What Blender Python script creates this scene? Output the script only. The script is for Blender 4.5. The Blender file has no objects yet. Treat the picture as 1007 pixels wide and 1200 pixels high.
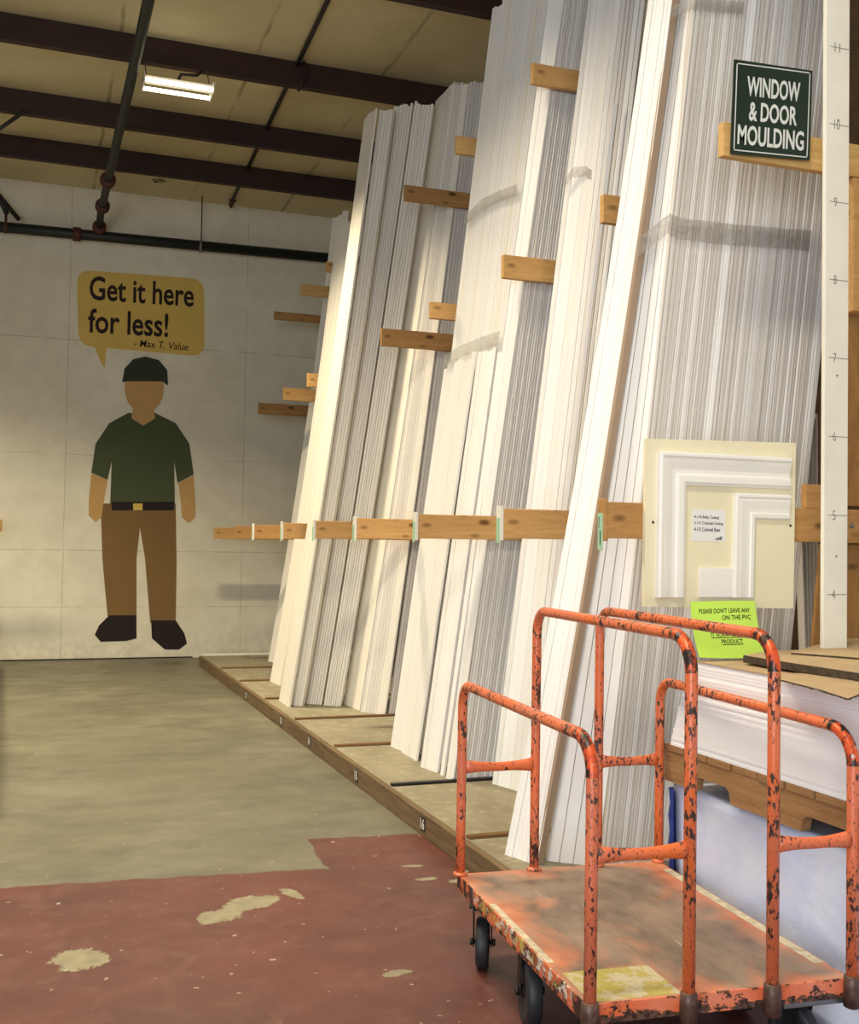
import bpy, bmesh, math, random
from mathutils import Vector, Matrix, noise
random.seed(7)
sc = bpy.context.scene
COL = sc.collection
PI = math.pi

# ------------------------------------------------------------------ camera
CF, CYAW, CPIT, CROL, CH = 1281.4, math.radians(19.9018), math.radians(1.7565), math.radians(.9216), 1.5164
fwd = Vector((math.sin(CYAW)*math.cos(CPIT), math.cos(CYAW)*math.cos(CPIT), math.sin(CPIT)))
r0 = Vector((math.cos(CYAW), -math.sin(CYAW), 0)); u0 = r0.cross(fwd)
CR = r0*math.cos(CROL) + u0*math.sin(CROL); CU = -r0*math.sin(CROL) + u0*math.cos(CROL)
cam = bpy.data.cameras.new('camera'); co = bpy.data.objects.new('camera', cam); COL.objects.link(co)
cam.sensor_fit = 'HORIZONTAL'; cam.sensor_width = 36; cam.lens = CF/1007*36; cam.clip_start = .05; cam.clip_end = 200
M = Matrix((CR, CU, -fwd)).transposed().to_4x4(); M.translation = Vector((0, 0, CH)); co.matrix_world = M
sc.camera = co
EYE = Vector((0, 0, CH))
def ray(q): return fwd + CR*((q[0]-503.5)/CF) - CU*((q[1]-600)/CF)
def onx(x, y, X): d = ray((x, y)); return EYE + d*(X/d.x)
def ony(x, y, Y): d = ray((x, y)); return EYE + d*(Y/d.y)
def onz(x, y, Z): d = ray((x, y)); return EYE + d*((Z-CH)/d.z)

# ------------------------------------------------------------------ materials
def lin(h):
    h = h.lstrip('#'); c = [int(h[i:i+2], 16)/255 for i in (0, 2, 4)]
    return tuple(x/12.92 if x <= .04045 else ((x+.055)/1.055)**2.4 for x in c) + (1,)
class NT:
    def __init__(s, name):
        s.m = bpy.data.materials.new(name); s.m.use_nodes = True; s.t = s.m.node_tree; s.t.nodes.clear()
        s.out = s.n('ShaderNodeOutputMaterial'); s.b = s.n('ShaderNodeBsdfPrincipled'); s.l(s.b.outputs[0], s.out.inputs[0])
        s.tc = s.n('ShaderNodeTexCoord').outputs['Object']
    def n(s, k, **kw):
        x = s.t.nodes.new(k)
        for a, v in kw.items(): setattr(x, a, v)
        return x
    def l(s, a, b): s.t.links.new(a, b)
    def setin(s, node, key, v):
        if hasattr(v, 'is_output'): s.l(v, node.inputs[key])
        else: node.inputs[key].default_value = v
    def mapping(s, scale=(1, 1, 1), rot=(0, 0, 0), loc=(0, 0, 0)):
        m = s.n('ShaderNodeMapping'); s.l(s.tc, m.inputs[0]); m.inputs['Scale'].default_value = scale
        m.inputs['Rotation'].default_value = rot; m.inputs['Location'].default_value = loc; return m.outputs[0]
    def noise(s, scale, detail=4, rough=.55, vec=None, dist=0):
        x = s.n('ShaderNodeTexNoise'); s.l(vec or s.tc, x.inputs['Vector']); x.inputs['Scale'].default_value = scale
        x.inputs['Detail'].default_value = detail; x.inputs['Roughness'].default_value = rough; x.inputs['Distortion'].default_value = dist
        return x.outputs['Fac']
    def ramp(s, f, a, b, smooth=True):
        x = s.n('ShaderNodeMapRange'); s.l(f, x.inputs['Value']); x.inputs['From Min'].default_value = a; x.inputs['From Max'].default_value = b
        x.clamp = True; return x.outputs[0]
    def math(s, op, a, b=0., c=0.):
        x = s.n('ShaderNodeMath', operation=op)
        for i, v in enumerate((a, b, c)): s.setin(x, i, v)
        return x.outputs[0]
    def mix(s, f, a, b, mode='MIX'):
        x = s.n('ShaderNodeMix', data_type='RGBA', blend_type=mode)
        s.setin(x, 0, f); s.setin(x, 6, a); s.setin(x, 7, b); return x.outputs[2]
    def bump(s, h, strength=.2, dist=.01):
        x = s.n('ShaderNodeBump'); s.l(h, x.inputs['Height']); x.inputs['Strength'].default_value = strength; x.inputs['Distance'].default_value = dist
        s.l(x.outputs[0], s.b.inputs['Normal'])
    def xyz(s):
        x = s.n('ShaderNodeSeparateXYZ'); s.l(s.tc, x.inputs[0]); return x.outputs
    def fin(s, col, rough=.6, metal=0., spec=.5):
        s.setin(s.b, 'Base Color', col); s.setin(s.b, 'Roughness', rough); s.setin(s.b, 'Metallic', metal)
        s.setin(s.b, 'Specular IOR Level', spec); return s.m

def mat_plain(name, hexa, rough=.6, metal=0., var=.1, scale=12, spec=.5, stretch=(1, 1, 1)):
    s = NT(name); n = s.noise(scale, 4, .6, s.mapping(stretch)); c = lin(hexa)
    dark = tuple(x*(1-var) for x in c[:3])+(1,); light = tuple(min(1, x*(1+var)) for x in c[:3])+(1,)
    return s.fin(s.mix(s.ramp(n, .3, .7), dark, light), rough, metal, spec)
def mat_wood(name, a, b, dark, stretch=(2, 30, 30), knots=True, rough=.65):
    s = NT(name); v = s.mapping(stretch); g = s.noise(1.2, 6, .6, v, 1.2)
    c = s.mix(s.ramp(g, .35, .65), lin(a), lin(b))
    f = s.noise(6, 4, .6, s.mapping(tuple(x*1.6 for x in stretch)))
    c = s.mix(s.math('MULTIPLY', s.ramp(f, .55, .8), .35), c, lin(dark))
    if knots:
        vo = s.n('ShaderNodeTexVoronoi'); s.l(s.mapping((4.2, 9, 9), loc=(.3, .4, .2)), vo.inputs['Vector']); vo.inputs['Scale'].default_value = 1.2
        c = s.mix(s.math('MULTIPLY', s.ramp(vo.outputs['Distance'], .25, .12), .85), c, lin(dark))
    s.bump(g, .08, .003)
    return s.fin(c, rough, 0, .3)

def mat_moulding(name, base, dirt, damt, rough=.42):
    s = NT(name)
    n1 = s.noise(2.2, 5, .62, s.mapping((3, 3, .35))); n2 = s.noise(5, 3, .5, s.mapping((40, 40, .6)))
    c = s.mix(s.math('MULTIPLY', s.ramp(n1, .45, .8), damt), lin(base), lin(dirt))
    b = lin(base); c = s.mix(s.math('MULTIPLY', s.ramp(n2, .4, .75), .18), c, tuple(x*.94 for x in b[:3])+(1,))
    oi = s.n('ShaderNodeObjectInfo'); t = s.ramp(oi.outputs['Random'], 0, 1)
    c = s.mix(s.math('MULTIPLY', t, .4), c, tuple(x*.84 for x in b[:3])+(1,))
    return s.fin(c, rough, 0, .45)
M_STRIP = mat_moulding('moulding_white', '#F0EEE9', '#C9C5BC', .3)
M_STRIPC = mat_moulding('moulding_primed_cream', '#EFEADF', '#C9C0AE', .35)
M_STRIPG = mat_moulding('moulding_shaded_white', '#DFDAD3', '#B5AFA8', .35, .35)  # greyer copy of the white, puts the shade of camera-facing stacks into colour
M_STRIPB = mat_moulding('moulding_lit_white', '#F7F6F4', '#D8D5D0', .25)  # whiter copy, paints in brightly lit faces and highlight lines
M_STRIPT = mat_moulding('moulding_bare_tan_edge', '#A8917A', '#76604A', .5)
M_PINE = mat_wood('pine_arm', '#D2A56A', '#BF9156', '#5A3718', (2.2, 26, 26))
M_PINEB = mat_wood('pine_arm_brown', '#B98C56', '#A57A46', '#432712', (2.2, 26, 26))
M_PINEL = mat_wood('pine_arm_light', '#DDB677', '#C99C5C', '#7A5026', (2.2, 26, 26), False)
M_CURB = mat_wood('weathered_kick_board', '#7A6447', '#5C4B34', '#3A2A18', (26, 1.6, 26), False, .8)
M_PLY = mat_wood('plywood_panel', '#A87C48', '#8C6336', '#5E3E1E', (7, 7, 1.2), True)
M_REARW = mat_wood('rack_back_boards', '#4F3B25', '#3B2B1A', '#21170D', (8, 2, 8), False, .8)
M_PALLET = mat_wood('pallet_wood', '#A98258', '#8C6842', '#4A3421', (20, 1.6, 20), False, .8)
M_DIV = mat_wood('divider_wood', '#7A5A38', '#5E4429', '#33241a', (2, 26, 26), False, .85)
M_BLACKR = mat_plain('black_rubber', '#26262A', .55, 0, .2, 25)
M_STEELD = mat_plain('dark_steel', '#2C2A29', .5, .6, .3, 30)
M_PIPE = mat_plain('pipe_dark_green_black', '#181C19', .5, .2, .25, 8)
M_PIPER = mat_plain('coupling_red_oxide', '#4C2018', .6, .1, .25, 30)
M_BEAM = mat_plain('purlin_red_brown', '#301910', .6, .1, .25, 3)
M_WHITEM = mat_plain('fixture_white_enamel', '#D9D4C4', .45, 0, .05)
M_WIRE = mat_plain('wire_black', '#15130F', .6)
M_ROD = mat_plain('galvanised_rod', '#8E897C', .4, .7)
M_CREAM = mat_plain('display_board_cream', '#E9E0C0', .55, 0, .035, 3)
M_SAMPLE = mat_plain('sample_moulding_white', '#EFEDE8', .4, 0, .02, 6)
M_PAPER = mat_plain('paper_white', '#E6E6E6', .5, 0, .02)
M_INK = mat_plain('ink_black', '#171514', .6, 0, .05)
M_SIGNG = mat_plain('sign_dark_green', '#10281F', .3, 0, .08, 8)
M_SIGNW = mat_plain('sign_lettering_white', '#D8DCD9', .4, 0, .03)
M_LIME = mat_plain('lime_green_paper', '#BDE35C', .12, 0, .05, 4)
M_TAG = mat_plain('mint_green_tag', '#9FC6A4', .6, 0, .1, 60)
M_CARD = mat_plain('corrugated_cardboard', '#B09876', .75, 0, .1, 8)
M_CARDD = mat_plain('cardboard_fluted_edge', '#43372A', .9, 0, .45, 60)
M_SHEET = mat_plain('white_board_edges', '#F7F8FC', .4, 0, .05, 4, .5, (.2, .2, 20))
M_BLUE = mat_plain('wrap_blue_print', '#33499A', .35, 0, .3, 40)
M_POST = mat_plain('post_white_paint', '#E4E0D2', .5, 0, .05, 5)
M_PENCIL = mat_plain('pencil_mark', '#77736A', .8)
M_NUMW = mat_plain('number_white', '#CFCCBE', .6, 0, .25, 90)
M_ALU = mat_plain('bare_metal_bracket', '#8C8D8E', .4, .8, .1)

def mat_cart():
    s = NT('cart_orange_chipped')
    n = s.noise(70, 6, .62, s.mapping((1, 1, .5))); big = s.noise(6, 4, .6); top = s.ramp(s.xyz()[2], .9, 1.05)
    f = s.math('ADD', s.math('MULTIPLY', n, .72), s.math('MULTIPLY', big, .42))
    chip = s.ramp(f, .615, .635)
    sky_tint = s.ramp(s.noise(3.2, 3, .5), .3, .7)  # pinkish tone paints reflected daylight into the orange, spread by noise
    o = s.mix(sky_tint, lin('#DE6930'), lin('#CF7354'))
    rust = s.mix(s.ramp(s.noise(60, 3), .4, .65), lin('#30201A'), lin('#5B3D30'))
    fine = s.math('MULTIPLY', s.ramp(s.noise(160, 4, .6, s.mapping((1, 1, .5))), .61, .64), .85)
    chip = s.math('MAXIMUM', chip, fine)
    c = s.mix(chip, o, rust); s.bump(s.math('SUBTRACT', 1., chip), .25, .002)
    return s.fin(c, s.math('ADD', .3, s.math('MULTIPLY', chip, .35)), 0, .55)
M_CART = mat_cart()
def mat_bend():
    s = NT('cart_worn_bare_steel')
    n = s.noise(30, 6, .65, s.mapping((1, 1, .5)))
    c = s.mix(s.ramp(n, .48, .56), lin('#2C211C'), lin('#D9572A')); c = s.mix(s.ramp(s.noise(50, 4), .62, .7), c, lin('#B9B2A6'))
    return s.fin(c, .38, .25, .5)
M_BEND = mat_bend()
def mat_frame():
    s = NT('cart_frame_chipped')
    n = s.noise(22, 6, .65, s.mapping((1, 1, 1.5))); z = s.xyz()[2]
    edge = s.math('MULTIPLY', s.ramp(s.math('ABSOLUTE', s.math('SUBTRACT', z, .272)), .012, .03), .16)
    chip = s.ramp(s.math('ADD', n, edge), .57, .60)
    c = s.mix(chip, s.mix(s.ramp(s.noise(6), .4, .65), lin('#D9693F'), lin('#E08A6A')), s.mix(s.ramp(s.noise(60), .4, .6), lin('#2B1B16'), lin('#64483A')))
    return s.fin(c, .5, 0, .4)
M_SOCK = mat_plain('socket_brown_steel', '#5A4238', .45, .3, .5, 40)
M_FRAME = mat_frame()
def mat_side():
    s = NT('cart_side_rail_worn_label')
    n = s.noise(26, 6, .7); y = s.xyz()[1]; z = s.xyz()[2]
    base = s.mix(s.ramp(s.noise(17, 5, .6), .46, .54), lin('#C9663F'), lin('#3B2721'))
    inz = s.math('MULTIPLY', s.ramp(z, .2465, .251), s.ramp(z, .298, .293))
    inl = s.math('MULTIPLY', s.math('MULTIPLY', s.ramp(y, .42, .38), s.ramp(y, -.52, -.48)), inz)
    f = s.math('MULTIPLY', inl, s.ramp(s.noise(34, 5, .7), .5, .53))
    lab = s.mix(s.ramp(s.noise(14, 3), .46, .54), lin('#C9C0B2'), lin('#B5A857'))
    return s.fin(s.mix(f, base, lab), .55, 0, .4)
M_SIDE = mat_side()
def mat_deck():
    s = NT('cart_deck_worn')
    X, Y, Z = s.xyz()
    wear = s.noise(3.2, 6, .6, s.mapping((1.2, .8, 1)), .8)
    ex = s.math('MULTIPLY', s.math('ABSOLUTE', X), 2.55); ey = s.math('MULTIPLY', s.math('ABSOLUTE', Y), 1.66)
    edge = s.math('POWER', s.math('MAXIMUM', ex, ey), 4.)
    f = s.ramp(s.math('SUBTRACT', wear, s.math('MULTIPLY', edge, .3)), .20, .42)
    o = s.mix(s.ramp(s.noise(8, 4), .4, .65), lin('#B9714F'), lin('#C98C6E'))
    g = s.mix(s.ramp(s.noise(9, 5, .6, s.mapping((1, .5, 1))), .35, .68), lin('#6B5C50'), lin('#94806F'))
    c = s.mix(f, o, g)
    sc_ = s.ramp(s.noise(30, 5, .6, s.mapping((1.4, .1, 1), (0, 0, .5))), .70, .74)
    c = s.mix(s.math('MULTIPLY', sc_, .5), c, lin('#B9AC96'))
    return s.fin(c, .5, 0, .4)
M_DECK = mat_deck()
def mat_sticker():
    s = NT('cart_worn_yellow_label')
    n = s.noise(16, 6, .7); c = s.mix(s.ramp(n, .44, .52), lin('#B9B096'), lin('#A99C50'))
    c = s.mix(s.ramp(s.noise(60, 4, .6, s.mapping((1, 4, 1))), .6, .66), c, lin('#8E8558'))
    return s.fin(c, .6, 0, .3)
M_STICK = mat_sticker()
M_WORNW = mat_plain('cart_worn_white_tape', '#BDB49C', .7, 0, .3, 30)

def mat_wall():
    s = NT('wall_white_painted_panels')
    X, Y, Z = s.xyz()
    big = s.noise(.5, 4, .6); mott = s.noise(4, 6, .65)
    c = s.mix(s.ramp(big, .35, .7), lin('#E8E2CE'), lin('#DDD5BE'))
    c = s.mix(s.math('MULTIPLY', s.ramp(mott, .4, .75), .3), c, lin('#BDB59C'))
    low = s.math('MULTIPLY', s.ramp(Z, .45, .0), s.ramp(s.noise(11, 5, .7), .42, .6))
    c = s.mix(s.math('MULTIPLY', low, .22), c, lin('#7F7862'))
    brk = s.ramp(s.noise(2.2, 5, .7), .38, .52)
    seam = None
    for v, p, w in ((Z, 4.06, .006), (Z, 1.385, .006), (Z, .665, .004), (X, .36, .005), (X, 2.62, .005), (Z, 2.60, .003)):
        wob = s.math('ADD', v, s.math('MULTIPLY', s.math('SUBTRACT', s.noise(3, 2), .5), .012))
        d = s.ramp(s.math('ABSOLUTE', s.math('SUBTRACT', wob, p)), w*1.6, w*.5)
        seam = d if seam is None else s.math('MAXIMUM', seam, d)
    c = s.mix(s.math('MULTIPLY', s.math('MULTIPLY', seam, brk), .38), c, lin('#6B634E'))
    s.bump(mott, .05, .01)
    return s.fin(c, .75, 0, .3)
M_WALL = mat_wall()
def mat_ceiling():
    s = NT('ceiling_insulation_facing')
    n = s.noise(.9, 4, .6); c = s.mix(s.ramp(n, .35, .7), lin('#D2C6A2'), lin('#BDB18C'))
    X, Y, Z = s.xyz()
    wob = s.math('ADD', X, s.math('MULTIPLY', s.math('SUBTRACT', s.noise(1.5, 3), .5), .08))
    fr = s.math('ABSOLUTE', s.math('SUBTRACT', s.math('FRACT', s.math('DIVIDE', wob, 1.22)), .5))
    seam = s.math('MULTIPLY', s.ramp(fr, .022, .006), s.ramp(s.noise(1.6, 4), .38, .6))
    c = s.mix(s.math('MULTIPLY', seam, .6), c, lin('#5C5036'))
    s.bump(s.noise(1.4, 3), .3, .05)
    return s.fin(c, .7, 0, .3)
M_CEIL = mat_ceiling()
def mat_floor():
    s = NT('floor_concrete_with_red_paint')
    X, Y, Z = s.xyz()
    n1 = s.noise(.8, 6, .6, None, .4); n2 = s.noise(3.5, 6, .65, s.mapping((.8, 1.1, 1)))
    con = s.mix(s.ramp(n1, .3, .7), lin('#737060'), lin('#595645'))
    con = s.mix(s.math('MULTIPLY', s.ramp(n2, .4, .7), .75), con, lin('#4E4A3C'))
    band = s.noise(1, 5, .6, s.mapping((.5, 1.1, 1))); con = s.mix(s.math('MULTIPLY', s.ramp(band, .45, .7), .3), con, lin('#8B846D'))
    red = s.mix(s.ramp(s.noise(1.6, 6, .65), .32, .7), lin('#62322A'), lin('#4A2722'))
    red = s.mix(s.math('MULTIPLY', s.ramp(s.noise(5, 6, .7, None, .5), .48, .75), .5), red, lin('#7A5348'))
    # paint edge: a step in Y at x=1.36
    jig = s.math('MULTIPLY', s.math('SUBTRACT', s.noise(7, 5, .6), .5), .09)
    e = s.math('ADD', s.math('MULTIPLY', X, -.095), 5.135)
    e = s.math('ADD', e, s.math('MULTIPLY', s.ramp(s.math('ADD', X, jig), 1.33, 1.36), .52))
    isred = s.ramp(s.math('SUBTRACT', s.math('ADD', e, jig), Y), -.008, .008)
    # worn-through patches
    patch = None
    jx = s.math('MULTIPLY', s.math('SUBTRACT', s.noise(9, 6, .7), .5), 1.1)
    jn = s.math('MULTIPLY', s.math('SUBTRACT', s.noise(34, 5, .75), .5), .9)
    for (px, py, rx, ry, ro) in ((.20, 4.19, .10, .10, 0), (.74, 4.50, .10, .07, .4), (.90, 4.62, .14, .075, .5), (1.09, 4.70, .03, .09, .3),
                                 (1.72, 4.72, .05, .02, 0), (1.86, 4.66, .06, .022, .3), (1.72, 4.93, .05, .018, -.2), (1.25, 3.72, .06, .03, .2), (1.93, 4.78, .05, .02, 0)):
        dx = s.math('SUBTRACT', X, px); dy = s.math('SUBTRACT', Y, py); c_, s_ = math.cos(ro), math.sin(ro)
        a = s.math('DIVIDE', s.math('ADD', s.math('MULTIPLY', dx, c_), s.math('MULTIPLY', dy, s_)), rx)
        b = s.math('DIVIDE', s.math('SUBTRACT', s.math('MULTIPLY', dy, c_), s.math('MULTIPLY', dx, s_)), ry)
        d = s.math('ADD', s.math('ADD', s.math('SQRT', s.math('ADD', s.math('MULTIPLY', a, a), s.math('MULTIPLY', b, b))), s.math('MULTIPLY', jx, 1.6)), jn)
        d = s.ramp(d, 1.03, .95); patch = d if patch is None else s.math('MAXIMUM', patch, d)
    pc = s.mix(s.ramp(s.noise(9, 5, .6), .35, .7), lin('#918A70'), lin('#726B54'))
    c = s.mix(isred, con, red); c = s.mix(s.math('MULTIPLY', patch, isred), c, pc)
    fl = s.ramp(s.noise(24, 2, .5, s.mapping((1, 1, 1), loc=(3, 1, 0))), .715, .735); c = s.mix(s.math('MULTIPLY', fl, .6), c, lin('#B9B096'))
    s.bump(n2, .05, .01)
    return s.fin(c, s.math('ADD', .38, s.math('MULTIPLY', n2, .25)), 0, .4)
M_FLOOR = mat_floor()
def mat_platform():
    s = NT('platform_worn_boards')
    n = s.noise(2.6, 6, .65, s.mapping((1.6, .7, 1))); c = s.mix(s.ramp(n, .3, .7), lin('#938B77'), lin('#7B745F'))
    c = s.mix(s.math('MULTIPLY', s.ramp(s.noise(14, 5, .7), .52, .7), .5), c, lin('#B5AD95'))
    return s.fin(c, .8, 0, .25)
M_PLAT = mat_platform()
def mat_wrap():
    s = NT('blue_white_plastic_wrap')
    n = s.noise(3, 5, .6, None, 1.0); c = s.mix(s.ramp(n, .35, .7), lin('#DDE5FA'), lin('#C6D2F0'))
    s.bump(s.noise(7, 5, .6, s.mapping((1, .7, 1)), .6), .25, .02)
    return s.fin(c, .3, 0, .5)
M_WRAP = mat_wrap()
def mat_tape():
    s = NT('clear_packing_tape')
    t = s.n('ShaderNodeBsdfTransparent'); mx = s.n('ShaderNodeMixShader')
    s.l(t.outputs[0], mx.inputs[1]); s.l(s.b.outputs[0], mx.inputs[2]); s.l(mx.outputs[0], s.out.inputs[0])
    n = s.noise(22, 5, .65, None, 1.2); s.l(s.math('ADD', .12, s.math('MULTIPLY', n, .3)), mx.inputs[0])
    s.bump(n, .9, .03)
    return s.fin(lin('#B9B4AC'), .15, 0, .6)
M_TAPE = mat_tape()
def mat_emit(name, hexa, strength):
    s = NT(name); s.fin(lin('#FFFFFF'), .4); s.b.inputs['Emission Color'].default_value = lin(hexa); s.b.inputs['Emission Strength'].default_value = strength
    return s.m
M_TUBE = mat_emit('fluorescent_tube_lit', '#FFF3D6', 5)
def mat_paint(name, hexa): return mat_plain(name, hexa, .75, 0, .05, 3, .3)
P_YEL = mat_paint('mural_yellow', '#D8B861'); P_TXT = mat_paint('mural_lettering', '#2A1D1B')
P_GRN = mat_paint('mural_green', '#4A5236'); P_BRN = mat_paint('mural_brown', '#7E6138'); P_SKN = mat_paint('mural_tan', '#C69D64')
P_BLK = mat_paint('mural_near_black', '#231A19'); P_CAP = mat_paint('mural_dark_green', '#333A2E')

# ------------------------------------------------------------------ mesh helpers
class MB:
    def __init__(s): s.v = []; s.f = []; s.sm = []
    def add(s, vs, fs, smooth=False):
        b = len(s.v); s.v += [Vector(v) for v in vs]; s.f += [tuple(i+b for i in f) for f in fs]; s.sm += [smooth]*len(fs); return s
    def box(s, a, b, ch=0.):
        (x0, y0, z0), (x1, y1, z1) = a, b
        if ch <= 0:
            return s.add([(x0, y0, z0), (x1, y0, z0), (x1, y1, z0), (x0, y1, z0), (x0, y0, z1), (x1, y0, z1), (x1, y1, z1), (x0, y1, z1)],
                         [(0, 3, 2, 1), (4, 5, 6, 7), (0, 1, 5, 4), (1, 2, 6, 5), (2, 3, 7, 6), (3, 0, 4, 7)])
        bm = bmesh.new(); bmesh.ops.create_cube(bm, size=1)
        for v in bm.verts: v.co = Vector(((x0+x1)/2+v.co.x*(x1-x0), (y0+y1)/2+v.co.y*(y1-y0), (z0+z1)/2+v.co.z*(z1-z0)))
        bmesh.ops.bevel(bm, geom=list(bm.edges), offset=ch, segments=2, profile=.5, affect='EDGES')
        return s.frombm(bm)
    def frombm(s, bm, smooth=False):
        bm.verts.index_update(); s.add([v.co.copy() for v in bm.verts], [tuple(v.index for v in f.verts) for f in bm.faces], smooth); bm.free(); return s
    def loft(s, rings, cap=True, smooth=True, closed=True):
        n = len(rings[0]); vs = [p for r in rings for p in r]; fs = []
        for i in range(len(rings)-1):
            for k in range(n if closed else n-1):
                k2 = (k+1) % n; fs.append((i*n+k, i*n+k2, (i+1)*n+k2, (i+1)*n+k))
        s.add(vs, fs, smooth)
        if cap:
            b = len(s.v)-len(vs); s.f += [tuple(b+k for k in range(n))[::-1], tuple(b+(len(rings)-1)*n+k for k in range(n))]; s.sm += [False, False]
        return s
    def tube(s, pts, r, n=12, cap=True, sq=None):
        pts = [Vector(p) for p in pts]; rings = []; prev = None
        for i, p in enumerate(pts):
            t = ((pts[min(i+1, len(pts)-1)]-p).normalized() + (p-pts[max(i-1, 0)]).normalized()).normalized()
            if prev is None: a = t.orthogonal().normalized()
            else: a = (prev - t*prev.dot(t)).normalized()
            prev = a; b = t.cross(a); rr = r[i] if isinstance(r, (list, tuple)) else r
            rings.append([p+(a*math.cos(2*PI*k/n)+b*math.sin(2*PI*k/n))*rr for k in range(n)])
        return s.loft(rings, cap)
    def cyl(s, a, b, r, n=20, r2=None): return s.tube([a, b], [r, r if r2 is None else r2], n)
    def lathe(s, prof, c, axis='Z', n=28):
        rings = []
        for (r, h) in prof:
            ring = []
            for k in range(n):
                u, w = r*math.cos(2*PI*k/n), r*math.sin(2*PI*k/n)
                ring.append(Vector(c)+(Vector((u, w, h)) if axis == 'Z' else Vector((h, u, w)) if axis == 'X' else Vector((w, h, u))))
            rings.append(ring)
        return s.loft(rings, True)
    def prism(s, poly, d):
        n = len(poly); d = Vector(d); vs = [Vector(p) for p in poly]; vs += [p+d for p in vs]
        return s.add(vs, [tuple(range(n))[::-1], tuple(range(n, 2*n))]+[(i, (i+1) % n, n+(i+1) % n, n+i) for i in range(n)])
    def build(s, name, mat, parent=None, origin=None, rebase=True):
        me = bpy.data.meshes.new(name); off = Vector((0, 0, 0))
        if parent is not None:
            if rebase: off = Vector(parent.get('_o', (0, 0, 0)))
        elif origin is not None: off = Vector(origin)
        elif origin is None and rebase:
            xs = [v.x for v in s.v]; ys = [v.y for v in s.v]; off = Vector(((min(xs)+max(xs))/2, (min(ys)+max(ys))/2, min(v.z for v in s.v)))
        me.from_pydata([v-off for v in s.v], [], s.f); me.update()
        for p, q in zip(me.polygons, s.sm): p.use_smooth = q
        bm = bmesh.new(); bm.from_mesh(me); bmesh.ops.recalc_face_normals(bm, faces=bm.faces); bm.to_mesh(me); bm.free()
        me.materials.append(mat); o = bpy.data.objects.new(name, me); COL.objects.link(o)
        if parent is not None: o.parent = parent; o['_o'] = tuple(off)
        else: o.location = off
        return o
def tag(o, label, cat, group=None, kind=None):
    o['label'] = label; o['category'] = cat
    if group: o['group'] = group
    o['kind'] = kind or 'thing'
    return o
def thing(name, label, cat, loc=(0, 0, 0), group=None, rz=0):
    o = bpy.data.objects.new(name, None); COL.objects.link(o); o.location = loc; o.rotation_euler = (0, 0, rz); o.empty_display_size = .1
    o['_o'] = tuple(loc); return tag(o, label, cat, group)
def struct(o, label, cat): return tag(o, label, cat, None, 'structure')
def text_mb(body, place, w, h, depth=.0008, bold=.0, align=0, shear=0):
    """flat extruded lettering fitted into a w x h box; place(u, v, d) maps it into the world"""
    cu = bpy.data.curves.new('t', 'FONT'); cu.body = body; cu.size = 1; cu.offset = bold; cu.extrude = .01; cu.resolution_u = 3; cu.shear = shear
    to = bpy.data.objects.new('t', cu); COL.objects.link(to); dg = bpy.context.evaluated_depsgraph_get(); dg.update()
    me = bpy.data.meshes.new_from_object(to.evaluated_get(dg)); bpy.data.objects.remove(to); bpy.data.curves.remove(cu)
    xs = [v.co.x for v in me.vertices]; ys = [v.co.y for v in me.vertices]
    x0, x1, y0, y1 = min(xs), max(xs), min(ys), max(ys); m = MB()
    vs = [place((v.co.x-x0)/(x1-x0)*w, (v.co.y-y0)/(y1-y0)*h, depth if v.co.z > 0 else 0) for v in me.vertices]
    m.add(vs, [tuple(p.vertices) for p in me.polygons]); bpy.data.meshes.remove(me); return m
def join(*ms):
    m = MB()
    for k in ms: m.add(k.v, k.f, False); m.sm[-len(k.f):] = k.sm
    return m

# ------------------------------------------------------------------ the room
WY, CZ = 14.57, 6.02
struct(MB().box((-9, -5, -.1), (4.6, WY, 0)).build('floor', M_FLOOR, None, (0, 0, 0)), 'worn concrete floor with old red paint in front', 'floor')
struct(MB().box((-9, WY, -.1), (4.6, WY+.2, CZ+.3)).build('wall_back', M_WALL, None, (0, 0, 0)), 'white painted panel wall at the end of the aisle', 'wall')
struct(MB().box((-9, -2.5, CZ), (4.6, WY, CZ+.25)).build('ceiling', M_CEIL, None, (0, 0, 0)), 'yellowed insulation ceiling above the purlins', 'ceiling')
struct(MB().box((4.4, -5, 0), (4.6, WY, CZ)).build('wall_right', M_WALL, None, (0, 0, 0)), 'painted wall behind the moulding rack', 'wall')
for k, y in enumerate((12.95, 11.6, 9.93, 8.02, 6.3, 4.6, 2.9)):
    m = MB()   # Z-shaped steel purlin: web, lower and upper flange
    m.box((-8.9, y, CZ-.262), (4.39, y+.012, CZ-.002)).box((-8.9, y-.07, CZ-.264), (4.39, y, CZ-.252)).box((-8.9, y+.012, CZ-.012), (4.39, y+.08, CZ-.002))
    for i in range(10): m.cyl((-8+i*1.3, y-.012, CZ-.2), (-8+i*1.3, y, CZ-.2), .012, 8)
    struct(m.build('trim_%d' % (k+1), M_BEAM, None, (0, 0, 0)), 'dark red-brown steel purlin, ' + ('closest to the back wall', 'second from the back wall', 'holding the lit tube fixture', 'fourth from the back wall, behind the tall mouldings', 'fifth from the back wall', 'sixth from the back wall', 'seventh from the back wall')[k], 'beam')

struct(MB().box((-9, WY-.012, 0), (2.0, WY-.001, .016)).build('shadow_gap_strip', M_WIRE, None, (0, 0, 0)), 'dark strip painting the shadow gap along the foot of the back wall', 'shadow_strip')  # dark strip stands in for the shade in the wall foot gap
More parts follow.
